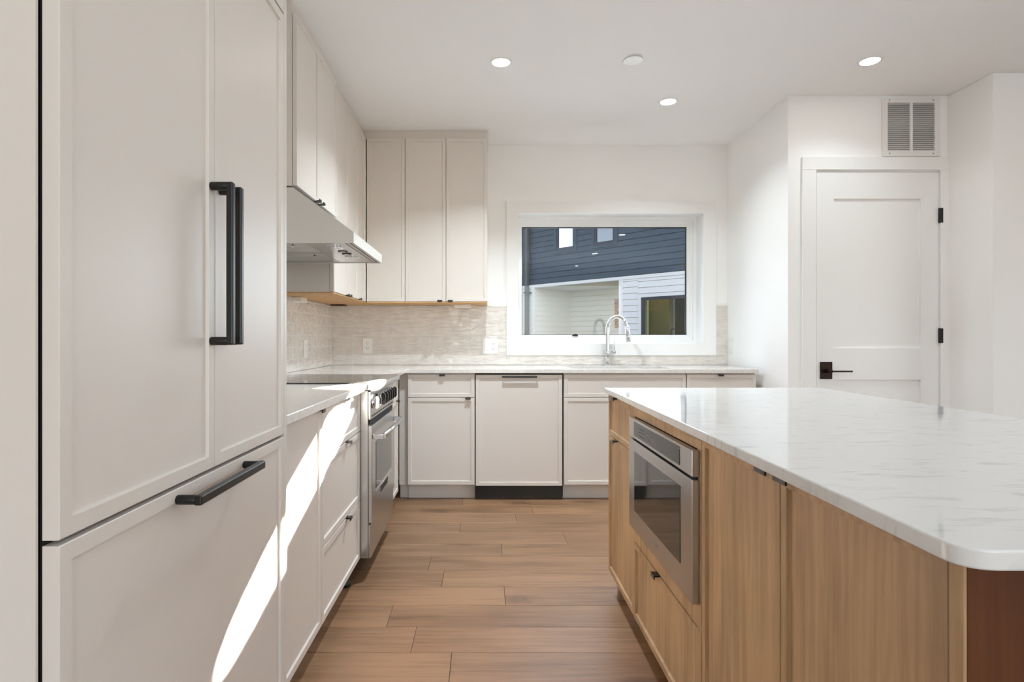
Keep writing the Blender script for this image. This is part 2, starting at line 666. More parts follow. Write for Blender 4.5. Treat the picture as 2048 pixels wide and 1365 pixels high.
# return-air grille over the door
gr = thing('return_air_vent', 'white louvred return air grille above the panel door', 'vent', (2.694, YD, 2.276))
mb = MB()
VX0, VX1, VZ0, VZ1 = 2.512, 2.876, 2.272, 2.640
LX0, LX1, LZ0, LZ1 = 2.544, 2.842, 2.305, 2.609
for p in ((VX0, LX0, VZ0, VZ1), (LX1, VX1, VZ0, VZ1), (LX0, LX1, VZ0, LZ0), (LX0, LX1, LZ1, VZ1), (2.686, 2.702, LZ0, LZ1)):
    mb.box(p[0], p[1], YD - .012, YD - .001, p[2], p[3])
mb.build('vent_frame', M['vent'], gr, world=True)
mb = MB()
nl = 24
for i in range(nl):
    zc = LZ0 + (i + .5) * (LZ1 - LZ0) / nl
    for a, b_ in ((LX0, 2.686), (2.702, LX1)):
        mb.prism([(YD - .012, zc - .0045), (YD - .0105, zc - .0055), (YD - .002, zc + .0035), (YD - .0035, zc + .0045)], 0, a, b_)
mb.build('louvres', M['vent'], gr, world=True)
MB().box(LX0, LX1, YD - .0015, YD - .0005, LZ0, LZ1).build('duct_back', M['ventdark'], gr, world=True)
for sx in (2.555, 2.832):
    for sz in (2.288, 2.625):
        MB().tube([(sx, YD - .0118, sz), (sx, YD - .0135, sz)], .004, 10).build('screw', M['ventdark'], gr, world=True)

# ------------------------------------------------------------------ ceiling fittings
lights = [(0.089, 3.305, 'round recessed ceiling light above the aisle beside the wall cabinets'),
          (1.187, 3.855, 'round recessed ceiling light nearest the kitchen window'),
          (2.128, 3.29, 'round recessed ceiling light in front of the air vent'),
          (2.03, 1.0, 'recessed ceiling light over the island, its glow mirrored in the window'),
          (1.99, -0.95, 'second recessed ceiling light mirrored in the kitchen window'),
          (1.95, -2.8, 'smallest recessed ceiling light mirrored in the kitchen window')]
LGRP = 'recessed ceiling lights'
proto = thing('recessed_light', lights[0][2], 'light', (lights[0][0], lights[0][1], CEIL), 0, LGRP)
MB().ring((0, 0), .062, .049, -.004, -.0003).build('trim_ring', M['plate'], proto)
mb = MB()
mb.tube([(0, 0, -.0006), (0, 0, -.0022)], .049, 40)
mb.build('lens', M['lens'], proto)
for i, (x, y, lab) in enumerate(lights):
    o = proto if i == 0 else copy_tree(proto)
    o.location = (x, y, CEIL)
    o['label'] = lab
    l = bpy.data.lights.new('downlight', 'AREA')
    l.shape = 'DISK'
    l.size = 0.09
    l.spread = R(128)
    l.energy = (22, 6.0, 2.0)[i] if i < 3 else 4.0
    l.color = (0.80, 0.92, 1.0)
    lo = bpy.data.objects.new('downlight', l)
    lo.location = (x, y, CEIL - .012)
    COL.objects.link(lo)

cv = thing('ceiling_cover_plate', 'flat white round cover disc on the ceiling between the lights', 'cover plate', (0.815, 3.27, CEIL))
MB().tube([(0, 0, -.010), (0, 0, -.006), (0, 0, -.0002)], [.050, .052, .045], 40).build('disc', M['plate'], cv)

# ------------------------------------------------------------------ refrigerator wall
PT = M['paint']
XF = -0.545
FY0, FY1, FS = 0.762, 1.613, 1.201
fr = thing('refrigerator', 'tall panel-front refrigerator with black bar handles beside the end panel', 'refrigerator', (XF, FY0, 0), R(90))
W = FY1 - FY0
MB().box(0.022, W - .003, .0305, .640, .02, 1.985).build('body', M['gap'], fr)
MB().box(0.003, W - .004, .0225, .0275, .09, 1.99).build('gasket', M['gap'], fr)
dl = front('door', fr, 0, FS - FY0 - .0015, .8605, 1.996, PT, .024, .006, .022)
dr = front('door', fr, FS - FY0 + .0015, W, .8605, 1.996, PT, .024, .006, .022)
dz = front('freezer_drawer', fr, 0, W, .10, .853, PT, .024, .006, .022)
MB().box(0.01, W - .01, .07, .09, 0, .095).build('toe_kick', M['kick'], fr)


def bar_handle(parent, a, b_, vertical, c):
    mb = MB()
    h = .0075
    if vertical:
        mb.box(c - h, c + h, -.047, -.033, a, b_)
        for z_ in (a + h, b_ - h):
            mb.tube([(c, .0005, z_), (c, -.036, z_)], .0085, 16)
    else:
        mb.box(a, b_, -.047, -.033, c - .009, c + .009)
        for x_ in (a + .008, b_ - .008):
            mb.tube([(x_, .0005, c), (x_, -.036, c)], .0088, 16)
    return mb.build('bar_handle', M['black'], parent, .003)


bar_handle(dl, 1.107, 1.430, True, 1.182 - FY0)
bar_handle(dr, 1.107, 1.430, True, 1.223 - FY0)
bar_handle(dz, 1.045 - FY0, 1.352 - FY0, False, .834)

up = thing('overhead_cabinet', 'two door cabinet above the refrigerator reaching the ceiling', 'cabinet', (XF, FY0, 2.003), R(90))
MB().box(0.018, W - .004, .023, .655, .005, .64).build('carcass', PT, up)
for a, b_ in ((0, W / 2 - .0015), (W / 2 + .0015, W)):
    front('door', up, a, b_, 0, .61, PT, .024, .006, .022)
MB().box(0.0, W, .001, .022, .613, .645).build('top_filler', PT, up)

mb = MB()   # wall return at the near side of the refrigerator, with its corner bead
mb.box(XL + .0005, -.587, .7570, .7605, 0, CEIL)
mb.box(-.587, -.5712, .7562, .7605, 0, CEIL)
struct(mb.build('wall_near', PT, None))
fp = thing('side_panel', 'narrow painted panel between the refrigerator and the countertop', 'panel', (-.9, 1.625, 0))
MB().box(-1.212, XF, 1.6155, 1.6345, 0, CEIL - .003).build('panel', PT, fp, .001, world=True)

# ------------------------------------------------------------------ left base cabinets
XB = -0.576
ZB, ZT = .105, .872


def base_cab(name, label, loc, rz, w_, depth=.60, top=.878, toe=True, ztoe=.102):
    t_ = thing(name, label, 'cabinet', loc, rz)
    MB().box(0.001, w_ - .001, .0225, depth, ztoe, top).build('carcass', PT, t_)
    if toe:
        MB().box(0.0, w_, .075, .095, 0, ztoe - .002).build('toe_kick', M['toe'], t_)
    return t_


c = base_cab('base_cabinet', 'white single door base cabinet between refrigerator and drawer stack', (XB, 1.638, 0), R(90), .462)
d = front('door', c, .002, .460, ZB, ZT, PT)
pull(d, .425, ZT)
c = base_cab('drawer_cabinet', 'white three drawer base cabinet beside the range', (XB, 2.103, 0), R(90), .648)
for a, b_ in ((ZB, .372), (.376, .688), (.692, ZT)):
    d = front('drawer', c, .002, .646, a, b_, PT)
    pull(d, .38, b_)
MB().tube([(.585, .055, .0), (.585, .055, .018), (.585, .055, .022), (.585, .055, .1)], [.024, .024, .014, .014], 16).build('levelling_foot', M['black'], c)
c = base_cab('narrow_cabinet', 'narrow white cabinet in the corner past the range', (XB, 3.447, 0), R(90), .505)
d = front('door', c, .002, .503, ZB, .71, PT)
pull(d, .44, .71)
d = front('drawer', c, .002, .503, .714, ZT, PT)
pull(d, .25, ZT)

# ------------------------------------------------------------------ range
ST = M['steel']
RX, RY, RW = -.535, 2.756, .686
rg = thing('range', 'stainless steel slide-in range with glass cooktop and black knobs', 'range', (RX, RY, 0), R(90))
MB().box(0, RW, .006, .548, .098, .878).build('body', ST, rg, .003)
MB().box(.004, RW - .004, .018, .552, .8785, .9125).build('cooktop', M['glassblack'], rg, .002)
mb = MB()
prof = [(.017, .8785), (.017, .914)]
for k in range(0, 11):
    a = R(90 - 18 * k)
    prof.append((-.026 - .018 * math.cos(math.pi / 2 - a) * 1.0 if False else -.024 - .019 * math.cos(a), .8945 + .0195 * math.sin(a)))
prof.append((-.006, .872))
prof.append((-.006, .8785))
mb.prism(prof, 0, 0, RW)
bull = mb.build('bullnose', ST, rg, .001)
mb = MB()
for i in range(5):   # small engraved emblem near the sunlit end
    mb.box(.045 + i * .014, .054 + i * .014, -.030, -.026, .9141, .9146)
mb.box(.070, .080, -.022, -.012, .9141, .9146)
mb.build('emblem', M['slot'], bull)
cp = MB().box(.001, RW - .001, -.006, .006, .742, .8715).build('control_panel', ST, rg, .002)
kx = [.040, .088] + [.213 + .074 * i for i in range(6)]
for x in kx:
    kb = MB().tube([(x, -.006, .818), (x, -.012, .818), (x, -.020, .818)], [.028, .028, .024], 24).build('knob', M['chrome'], rg)
    mb = MB()
    mb.prism([(-.020, .846), (-.034, .848), (-.040, .835), (-.040, .800), (-.034, .788), (-.020, .790)], 0, x - .0065, x + .0065)
    mb.build('grip', M['black'] if x > .1 else M['chrome'], kb, .002)
mb = MB()
mb.box(.130, .172, -.0085, -.0055, .795, .850)
kp = mb.build('keypad', M['glassblack'], rg, .001)
mb = MB()
for i in range(3):
    mb.box(.137, .165, -.0092, -.0082, .801 + i * .016, .811 + i * .016)
mb.build('display', M['display'], kp)
mb = MB()
for i in range(11):
    mb.box(.025 + i * .058, .066 + i * .058, -.0068, -.0055, .7505, .760)
mb.build('vent_slots', M['slot'], cp)
MB().box(.004, RW - .004, .000, .006, .716, .741).build('shadow_gap', M['gap'], rg)
od = MB().box(.003, RW - .003, -.012, .0055, .262, .714).build('oven_door', ST, rg, .003)
MB().box(.098, .566, -.0135, -.0115, .402, .625).build('oven_window', M['ovenglass'], od, .001)
MB().box(.09, .574, -.0150, -.0115, .383, .3925).build('vent_trim', M['chrome'], od, .001)
mb = MB()
lx = .232
for i in range(9):   # dark raised maker's lettering, too small in the photo to read
    wd = (.020, .015, .019, .017, .021, .016, .018, .020, .016)[i]
    mb.box(lx, lx + wd * .42, -.0142, -.0118, .349, .377)
    mb.box(lx + wd * .42, lx + wd, -.0142, -.0118, .349 if i % 2 else .366, .358 if i % 2 else .377)
    lx += wd + .0055
mb.build('lettering', M['slot'], od)
mb = MB()
mb.tube([(.02, -.060, .660), (RW - .02, -.060, .660)], .0115, 18)
oh = mb.build('oven_handle', M['steel'], od)
for x in (.028, RW - .028):
    MB().box(x - .012, x + .012, -.066, -.0115, .648, .672).build('handle_bracket', M['chrome'], oh, .003)
MB().box(.001, RW - .001, -.004, .006, .100, .254).build('kick_panel', ST, rg, .002)
for x in (.05, RW - .05):
    for y in (.24, .5):
        MB().tube([(x, y, 0), (x, y, .1)], .016, 12).build('leg', M['black'], rg)

# ------------------------------------------------------------------ hood
HY0, HY1 = 2.692, 3.425
hd = thing('range_hood', 'stainless steel under-cabinet range hood above the cooktop', 'range hood', (-1.21, (HY0 + HY1) / 2, 1.55))
H2 = M['steel2']
mb = MB()
zb, zl, zt = 1.552, 1.601, 1.803
xf, xt = -.594, -.868
# shell: two side walls, sloped front, lip, back, open below
th = .004
for y in (HY0, HY1 - th):
    mb.prism([(-1.208, zb), (xf, zb), (xf, zl), (xt, zt), (-1.208, zt)], 1, y, y + th)
mb.prism([(xf, zb), (xf, zl), (xt, zt), (xt - .006, zt), (xf - .006, zl - .003), (xf - .006, zb)], 1, HY0 + th, HY1 - th)
mb.box(-1.208, xt, HY0 + th, HY1 - th, zt - .004, zt)
mb.build('canopy', H2, hd, world=True)
mb = MB()
mb.box(-.828, xf - .0065, HY0 + th, HY1 - th, zb + .004, zb + .008)
mb.box(-1.208, -.828, HY0 + th, HY0 + .020, zb + .004, zb + .008)
mb.box(-1.208, -.828, HY1 - .020, HY1 - th, zb + .004, zb + .008)
mb.box(-1.208, -.828, (HY0 + HY1) / 2 - .008, (HY0 + HY1) / 2 + .008, zb + .004, zb + .008)
up_ = mb.build('underside_panel', ST, hd, world=True)
mb = MB()
mb.box(-.620, -.617, HY0 + .01, HY1 - .01, zb + .0025, zb + .0042)
mb.box(-.640, -.6385, HY0 + .01, HY1 - .01, zb + .0025, zb + .0042)
mb.build('seam', M['slot'], hd, world=True)
for y0_, y1_ in ((HY0 + .021, (HY0 + HY1) / 2 - .009), ((HY0 + HY1) / 2 + .009, HY1 - .021)):
    mb = MB()
    n = 9
    for i in range(n):
        yc = y0_ + (i + .5) * (y1_ - y0_) / n
        hw = (y1_ - y0_) / n * .33
        mb.prism([(yc - hw, zb + .014), (yc - hw * .7, zb + .005), (yc + hw * .7, zb + .005), (yc + hw, zb + .014)], 0, -1.205, -.832)
    mb.box(-1.205, -.832, y0_, y1_, zb + .020, zb + .024)
    bf = mb.build('baffle_filter', ST, hd, world=True)
    for px_ in (-.90, -1.12):
        MB().tube([(px_, y0_ + .07, zb + .006), (px_, y0_ + .07, zb - .002), (px_, y0_ + .07, zb - .007)], [.003, .006, .004], 12).build('filter_knob', M['chrome'], hd, world=True)
for (x, y) in ((-.716, 2.845), (-.709, 3.185)):
    o_ = MB().ring((x, y), .037, .026, zb - .001, zb + .0039).build('light_ring', M['chrome'], hd, world=True)
    mb = MB()
    mb.tube([(x, y, zb + .0012), (x, y, zb + .0035)], .026, 30)
    mb.build('lamp_lens', M['plate'], hd, world=True)
for y in (2.985, 3.068):
    MB().ring((-.713, y), .024, .017, zb, zb + .0039).build('button_ring', M['slot'], hd, world=True)
    MB().tube([(-.713, y, zb + .0005), (-.713, y, zb + .0035)], .0165, 24).build('button', ST, hd, world=True)

# ------------------------------------------------------------------ wall cabinets
UZ0, UZ1 = 1.389, 2.592
XH, XU, YU = -.852, -.8745, 4.375
c = thing('wall_cabinet', 'short two door wall cabinet directly above the range hood', 'cabinet', (XH, 2.695, 1.812), R(90))
hw_ = 3.426 - 2.695
MB().box(0.001, hw_ - .001, .0225, 1.212 + XH, 0, UZ1 - 1.812).build('carcass', PT, c)
d = front('door', c, .001, .3535, .002, UZ1 - 1.812, PT)
pull(d, .325, .002, False, M['black'])
d = front('door', c, .3565, hw_ - .001, .002, UZ1 - 1.812, PT)
pull(d, .395, .002, False, M['black'])

c = thing('wall_cabinet', 'tall three door wall cabinet in the corner beyond the hood', 'cabinet', (XU, 3.432, UZ0), R(90))
uh = UZ1 - UZ0
MB().box(0, YB - 3.432 - .002, .0225, 1.212 + XU, 0, uh).build('carcass', PT, c)
for i, (a, b_) in enumerate(((0.0, .357), (.360, .667), (.670, .940))):
    d = front('door', c, a, b_, .001, uh, PT)
    pull(d, (.325, .392, .70)[i], .001, False, M['black'])
MB().box(0.0, YB - 3.432 - .012, .004, 1.205 + XU, -.008, -.0005).build('bottom_panel', M['ply'], c)

xb = (-.8715, -.588, -.287, .018)
c = thing('wall_cabinet', 'tall single door wall cabinet on the back wall in the corner', 'cabinet', (xb[0], YU, UZ0))
MB().box(0.0, xb[1] - xb[0] - .001, .0225, YB - YU - .002, 0, uh).build('carcass', PT, c)
front('door', c, .002, xb[1] - xb[0] - .0015, .001, uh, PT)
MB().box(0.0, xb[1] - xb[0], .004, YB - YU - .012, -.008, -.0005).build('bottom_panel', M['ply'], c)
c = thing('wall_cabinet', 'tall two door wall cabinet on the back wall next to the window', 'cabinet', (xb[1], YU, UZ0))
w_ = xb[3] - xb[1]
MB().box(0.001, w_, .0225, YB - YU - .002, 0, uh).build('carcass', PT, c)
m_ = xb[2] - xb[1]
d = front('door', c, .0015, m_ - .0015, .001, uh, PT)
pull(d, m_ - .045, .001, False, M['black'])
d = front('door', c, m_ + .0015, w_, .001, uh, PT)
pull(d, m_ + .032, .001, False, M['black'])
MB().box(0.0, w_, .004, YB - YU - .012, -.008, -.0005).build('bottom_panel', M['ply'], c)

mb = MB()
mb.box(-1.21, XH - .022, 2.698, 3.431, UZ1 + .001, CEIL)
mb.box(-1.21, XU - .022, 3.431, YU + .022, UZ1 + .001, CEIL)
mb.box(-1.21, xb[3] + .004, YU + .022, YB, UZ1 + .001, CEIL)
struct(mb.build('trim_1', PT))

DG = 'drivers and painted shade block under the wall cabinets'
b1 = thing('led_driver_or_shade_block', 'white box mounted under the corner wall cabinet by the hood', 'light driver', (-1.18, 3.79, 1.38), 0, DG)
MB().box(-1.211, -1.150, 3.725, 3.850, 1.349, 1.3805).build('housing', M['plate'], b1, .003, world=True)
b2 = thing('led_driver_or_shade_block', 'white box mounted under the two door cabinet beside the window', 'light driver', (-.17, 4.6, 1.38), 0, DG)
MB().box(-.234, -.108, 4.575, 4.64, 1.355, 1.3805).build('housing', M['plate'], b2, .003, world=True)
b3 = thing('led_driver_or_shade_block', 'thin dark brown block painted as the shade under the back corner cabinets', 'light driver', (-1.13, 4.6, 1.38), 0, DG)
MB().box(-1.185, -1.075, 4.56, 4.64, 1.370, 1.3805).build('housing', M['undershade'], b3, .002, world=True)  # dark block added as painted shade on the underside, not a driver

# ------------------------------------------------------------------ back base cabinets
YF = 4.10
c = base_cab('filler_cabinet', 'plain painted corner filler left of the back drawer cabinet', (-.596, YF + .012, 0), 0, .062, .5)
c = base_cab('base_cabinet', 'white cabinet with drawer and door left of the dishwasher', (-.533, YF, 0), 0, .463)
d = front('drawer', c, .001, .461, .7135, .869, PT)
pull(d, .238, .869, True, M['black'])
d = front('door', c, .001, .461, .110, .7085, PT)
pull(d, .416, .7085, True, M['black'])
dw = thing('dishwasher', 'panel-front dishwasher with long black handle and dark kick plate', 'dishwasher', (-.070, YF, 0))
MB().box(.001, .610, .0235, .58, .02, .8775).build('body', M['gap'], dw)
d = front('door', dw, .006, .602, .102, .868, PT)
mb = MB()
mb.box(.187, .428, -.026, -.015, .849, .861)
for x in (.195, .420):
    mb.tube([(x, .0005, .855), (x, -.018, .855)], .005, 12)
mb.build('bar_handle', M['black'], d, .002)
MB().box(.003, .606, .050, .0700, 0.001, .0985).build('kick_plate', M['kick'], dw)
c = base_cab('sink_cabinet', 'white sink base cabinet with false front right of the dishwasher', (.5425, YF, 0), 0, .845, top=.655)
front('false_front', c, .002, .843, .7135, .869, PT)
d = front('door', c, .002, .421, .110, .7085, PT)
pull(d, .39, .7085, True, M['black'])
d = front('door', c, .424, .843, .110, .7085, PT)
pull(d, .455, .7085, True, M['black'])
mb = MB()
for a, b_ in ((.001, .018), (.827, .844)):
    mb.box(a, b_, .0225, .6, .655, .878)
mb.box(.018, .827, .0225, .035, .655, .878)
mb.build('apron', PT, c)
c = base_cab('base_cabinet', 'white base cabinet with top drawer at the right end of the counter', (1.390, YF, 0), 0, .480)
d = front('drawer', c, .002, .478, .7135, .869, PT)
pull(d, .232, .869, True, M['black'])
d = front('door', c, .002, .478, .110, .7085, PT)
pull(d, .44, .7085, True, M['black'])

# ------------------------------------------------------------------ perimeter countertops, sink, faucet
CZ, CT = .8795, .908
ct = thing('countertop', 'grey white quartz countertop between the refrigerator and the range', 'countertop', (-.88, 2.19, CZ))
MB().box(-1.205, -.545, 1.636, 2.7535, CZ, CT).build('slab', M['quartz2'], ct, .0025, world=True)
ct = thing('countertop', 'long L-shaped grey white quartz countertop under the window', 'countertop', (0, 4.4, CZ))
SXa, SXb, SYa, SYb = .618, 1.318, 4.165, 4.575
mb = MB()
pts = {}
xs = [-1.205, -1.096, -.545, SXa, SXb, 1.880]
ys = [2.7545, 3.4435, 4.08, SYa, SYb, 4.711]
def on(i, j):
    x, y = (xs[i] + xs[i + 1]) / 2, (ys[j] + ys[j + 1]) / 2
    if SXa < x < SXb and SYa < y < SYb: return False
    if y > 4.08: return True
    if y > 3.4435: return x < -.545
    return x < -1.096
bm = mb.bm
vv = {}
def vert(i, j, z):
    if (i, j, z) not in vv: vv[(i, j, z)] = bm.verts.new((xs[i], ys[j], z))
    return vv[(i, j, z)]
for i in range(5):
    for j in range(5):
        if not on(i, j): continue
        for z in (CZ, CT):
            bm.faces.new([vert(i, j, z), vert(i + 1, j, z), vert(i + 1, j + 1, z), vert(i, j + 1, z)])
        for (di, dj, e) in ((-1, 0, ((i, j), (i, j + 1))), (1, 0, ((i + 1, j), (i + 1, j + 1))), (0, -1, ((i, j), (i + 1, j))), (0, 1, ((i, j + 1), (i + 1, j + 1)))):
            a, b_ = i + di, j + dj
            if not (0 <= a < 5 and 0 <= b_ < 5 and on(a, b_)):
                (p, q_) = e
                bm.faces.new([vert(*p, CZ), vert(*q_, CZ), vert(*q_, CT), vert(*p, CT)])
mb.build('slab', M['quartz2'], ct, .0025, world=True)

sk = thing('sink', 'white rectangular undermount sink below the window', 'sink', ((SXa + SXb) / 2, 4.37, .66))
mb = MB()
o_ = .012
mb.box(SXa - o_, SXb + o_, SYa - o_, SYb + o_, .665, .677)
mb.box(SXa - o_, SXa - .001, SYa - o_, SYb + o_, .677, .879)
mb.box(SXb + .001, SXb + o_, SYa - o_, SYb + o_, .677, .879)
mb.box(SXa - .001, SXb + .001, SYa - o_, SYa - .001, .677, .879)
mb.box(SXa - .001, SXb + .001, SYb + .001, SYb + o_, .677, .879)
mb.build('bowl', M['sink'], sk, world=True)
MB().ring((.968, 4.40), .045, .022, .677, .680).build('drain', M['chrome'], sk, world=True)

fc = thing('faucet', 'chrome gooseneck pull-down faucet standing behind the sink', 'faucet', (.955, 4.635, CT))
CH = M['chrome']
MB().tube([(0, 0, 0), (0, 0, .006), (0, 0, .0065), (0, 0, .02)], [.026, .026, .019, .0175], 24).build('base', CH, fc)
mb = MB()
dirx, diry = .62, -.78
pts = [(0, 0, .018), (0, 0, .10), (0, 0, .20), (0, 0, .285)]
rr = .092
for k in range(1, 17):
    a = R(180 - 171 * k / 16)
    h = rr + rr * math.cos(a)
    pts.append((h * dirx, h * diry, .285 + rr * math.sin(a)))
mb.tube(pts, [.0175, .0155, .0145, .0135] + [.0125] * 16, 18)
mb.build('spout', CH, fc)
ex, ez = pts[-1], None
mb = MB()
px_, py_, pz_ = pts[-1]
mb.tube([(px_, py_, pz_), (px_ + .004 * dirx, py_ + .004 * diry, pz_ - .002), (px_ + .014 * dirx, py_ + .014 * diry, pz_ - .07), (px_ + .019 * dirx, py_ + .019 * diry, pz_ - .115)], [.0125, .0155, .0165, .0175], 18)
mb.build('spray_head', CH, fc)
mb = MB()
mb.tube([(-.028, 0, .105), (.010, 0, .105), (.062, 0, .105)], [.0165, .0165, .0165], 18)
vb = mb.build('valve_body', CH, fc, .002)
MB().tube([(.054, 0, .118), (.056, -.003, .19)], .0035, 10).build('lever', CH, vb)
sw = thing('air_switch', 'small round chrome button on the counter right of the faucet', 'air switch', (1.262, 4.640, CT))
MB().tube([(0, 0, 0), (0, 0, .005), (0, 0, .007)], [.022, .022, .019], 24).build('button', CH, sw)

# ------------------------------------------------------------------ backsplash
def tiles(along, c0, cuts, rows, flat, skip):
    """along: 0 = tiles run along x on the back wall, 1 = along y on the left wall"""
    mb = MB()
    g = .0015
    for a, b_ in zip(cuts, cuts[1:]):
        for z0, z1 in zip(rows, rows[1:]):
            for (ra, rb, za, zb_) in skip(a, b_, z0, z1):
                if rb - ra < .004 or zb_ - za < .004: continue
                if along == 0: mb.box(ra + g, rb - g, flat - .0085, flat - .001, za + g, zb_ - g)
                else: mb.box(flat + .001, flat + .0085, ra + g, rb - g, za + g, zb_ - g)
    return mb


rows = [CT + .0005] + [.9085 + .0763 * i for i in range(1, 7)] + [1.3805]
bs = thing('backsplash', 'glossy rippled off-white tile backsplash along the back wall', 'backsplash', (0, YB, CT))
def skip_back(a, b_, z0, z1):
    out = []
    if a < CX0: out.append((a, min(b_, CX0 - .001), z0, z1))
    if b_ > CX1: out.append((max(a, CX1 + .001), b_, z0, z1))
    ra, rb = max(a, CX0 - .001), min(b_, CX1 + .001)
    if rb > ra and z0 < CZ0: out.append((ra, rb, z0, min(z1, CZ0 - .001)))
    return out
cuts = [XL + .010] + [-1.051 + .3105 * i for i in range(10)] + [XR - .001]
cuts = [c_ for c_ in cuts if c_ <= XR - .0005]
tiles(0, 0, cuts, rows, YB, skip_back).build('tile_field', M['tile'], bs, .0012, world=True)
mb = MB()
mb.box(XL + .001, CX0 - .0005, YB - .0062, YB - .0003, CT, 1.380)
mb.box(CX1 + .0005, XR - .0005, YB - .0062, YB - .0003, CT, 1.395)
mb.box(CX0 - .0005, CX1 + .0005, YB - .0062, YB - .0003, CT, CZ0 - .0008)
mb.build('grout', M['grout'], bs, world=True)
bs2 = thing('backsplash', 'glossy rippled tile backsplash on the left wall behind the cooktop', 'backsplash', (XL, 3.5, CT))
cuts = [1.637] + [1.85 + .3005 * i for i in range(10)] + [YB - .010]
cuts = sorted(c_ for c_ in cuts if c_ <= YB - .009)
mid = lambda a, b_, z0, z1: [(a, b_, z0, z1)]
rows2 = rows
tiles(1, 0, cuts, rows2, XL, mid).build('tile_field', M['tile'], bs2, .0012, world=True)
MB().box(XL + .0003, XL + .0062, 1.637, YB - .0065, CT, 1.380).build('grout', M['grout'], bs2, world=True)


# ------------------------------------------------------------------ outlets and switches
def outlet(label, loc, rz, gangs, toggles=()):
    t_ = thing('outlet' if not toggles or 0 in [0 if not q_ else 1 for q_ in toggles] else 'light_switch', label,
               'outlet' if not toggles or not all(toggles) else 'switch', loc, rz)
    w2 = .0375 + .023 * (gangs - 1)
    MB().box(-w2, w2, -.0055, -.0002, -.060, .060).build('cover_plate', M['plate'], t_, .002)
    for g in range(gangs):
        cx = (g - (gangs - 1) / 2) * .046
        if toggles and toggles[g]:
            MB().box(cx - .0165, cx + .0165, -.0085, -.005, -.034, .034).build('rocker', M['plate'], t_, .002)
        else:
            MB().box(cx - .0165, cx + .0165, -.0075, -.005, -.034, .034).build('receptacle', M['plate'], t_, .002)
            mb = MB()
            for zc in (.018, -.018):
                mb.box(cx - .008, cx - .0055, -.0080, -.0074, zc - .001, zc + .008)
                mb.box(cx + .0055, cx + .008, -.0080, -.0074, zc - .001, zc + .008)
                mb.tube([(cx, -.0074, zc - .008), (cx, -.0080, zc - .008)], .0028, 10)
            mb.build('slots', M['slot'], t_)
    return t_


outlet('white single duplex outlet on the back tiles near the corner', (-.929, YB - .0086, 1.060), 0, 1)
outlet('white double plate outlet on the tiles left of the window', (.040, YB - .0086, 1.057), 0, 2, (1, 0))
outlet('white outlet on the tiled left wall beyond the cooktop', (XL + .0086, 3.985, 1.050), R(90), 1)
outlet('white switch on the right wall by the end of the counter', (XR - .0002, 4.655, 1.057), R(-90), 1, (1,))

# ------------------------------------------------------------------ island
OK_ = M['oak']
XI, YI0, YI1 = .546, .678, 2.632     # aisle face, near end, far end
IZ0, IZ1 = .098, .870


def isl(label, yfar, w_, name='island_cabinet'):
    t_ = thing(name, label, 'cabinet', (XI, yfar, 0), R(-90))
    return t_


DEP = .84
c = isl('narrow oak island cabinet with drawer and door at the far end', YI1, .446)
W1 = .446
MB().box(0.0, W1 - .001, .0225, DEP, IZ0 + .003, .8765).build('carcass', OK_, c)
d = front('drawer', c, .001, W1 - .0015, .697, IZ1, OK_, .021, .008)
pull(d, .16, IZ1)
d = front('door', c, .001, W1 - .0015, IZ0, .693, OK_, .021, .008)
pull(d, .16, .693)
MB().box(.045, .085, .030, .070, 0, IZ0 + .002).build('leg', OK_, c)
MB().box(.045, .085, DEP - .07, DEP - .03, 0, IZ0 + .002).build('leg', OK_, c)
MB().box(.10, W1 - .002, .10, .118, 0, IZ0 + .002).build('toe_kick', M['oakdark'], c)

YM = YI1 - W1
W2 = YM - 1.500
c = isl('oak island housing around the microwave with one wide drawer', YM, W2)
mb = MB()
mb.box(.001, .022, .0, DEP, IZ0 + .003, .8765)
mb.box(W2 - .030, W2 - .001, .0, DEP, IZ0 + .003, .8765)
mb.box(.022, W2 - .030, .0, DEP, .836, .8765)
mb.box(.022, W2 - .030, .0, DEP, .3795, .4365)
mb.box(.022, W2 - .030, .6, DEP, .4365, .836)
mb.box(.022, W2 - .030, .0225, DEP, IZ0 + .003, .3795)
mb.build('carcass', OK_, c)
d = front('drawer', c, .003, W2 - .003, IZ0, .375, OK_, .021, .008, y=-.001)
pull(d, .31, .375)
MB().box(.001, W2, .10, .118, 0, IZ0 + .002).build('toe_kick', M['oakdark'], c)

mw = thing('microwave_drawer', 'stainless steel built-in microwave drawer in the oak island', 'microwave', (XI, YM, 0), R(-90))
MS = M['steel']
MA, MBq = .030, W2 - .036
MB().box(MA + .02, MBq - .02, .004, .55, .440, .832).build('body', M['gap'], mw)
cpn = MB().box(MA - .02, MBq + .022, -.019, -.001, .766, .834).build('control_panel', MS, mw, .0015)
MB().box(MA + .055, MBq - .075, -.0205, -.0185, .776, .826).build('touch_display', M['display'], cpn, .001)
mb = MB()
rnd = random.Random(3)
for i in range(5):
    for j in range(3):
        x = MA + .13 + i * .012
        mb.box(x, x + .006, -.0212, -.0204, .786 + j * .012, .790 + j * .012)
for i in range(5):
    for j in range(2):
        x = MA + .235 + i * .022
        mb.box(x, x + .008, -.0212, -.0204, .790 + j * .016, .7935 + j * .016)
mb.build('touch_marks', M['displaymark'], cpn)
dd = MB().box(MA - .02, MBq + .022, -.019, -.001, .441, .758).build('drawer_front', MS, mw, .0015)
MB().box(MA + .060, MBq - .070, -.0205, -.0185, .512, .722).build('window', M['ovenglass'], dd, .001)
mb = MB()
lx = .30
for i in range(8):   # faint maker's lettering
    mb.box(lx, lx + .006, -.0196, -.0188, .480, .487)
    lx += .0085
mb.build('lettering', M['displaymark'], dd)
MB().box(MA - .01, MBq + .01, -.006, -.0005, .7585, .7655).build('vent_gap', M['gap'], mw)

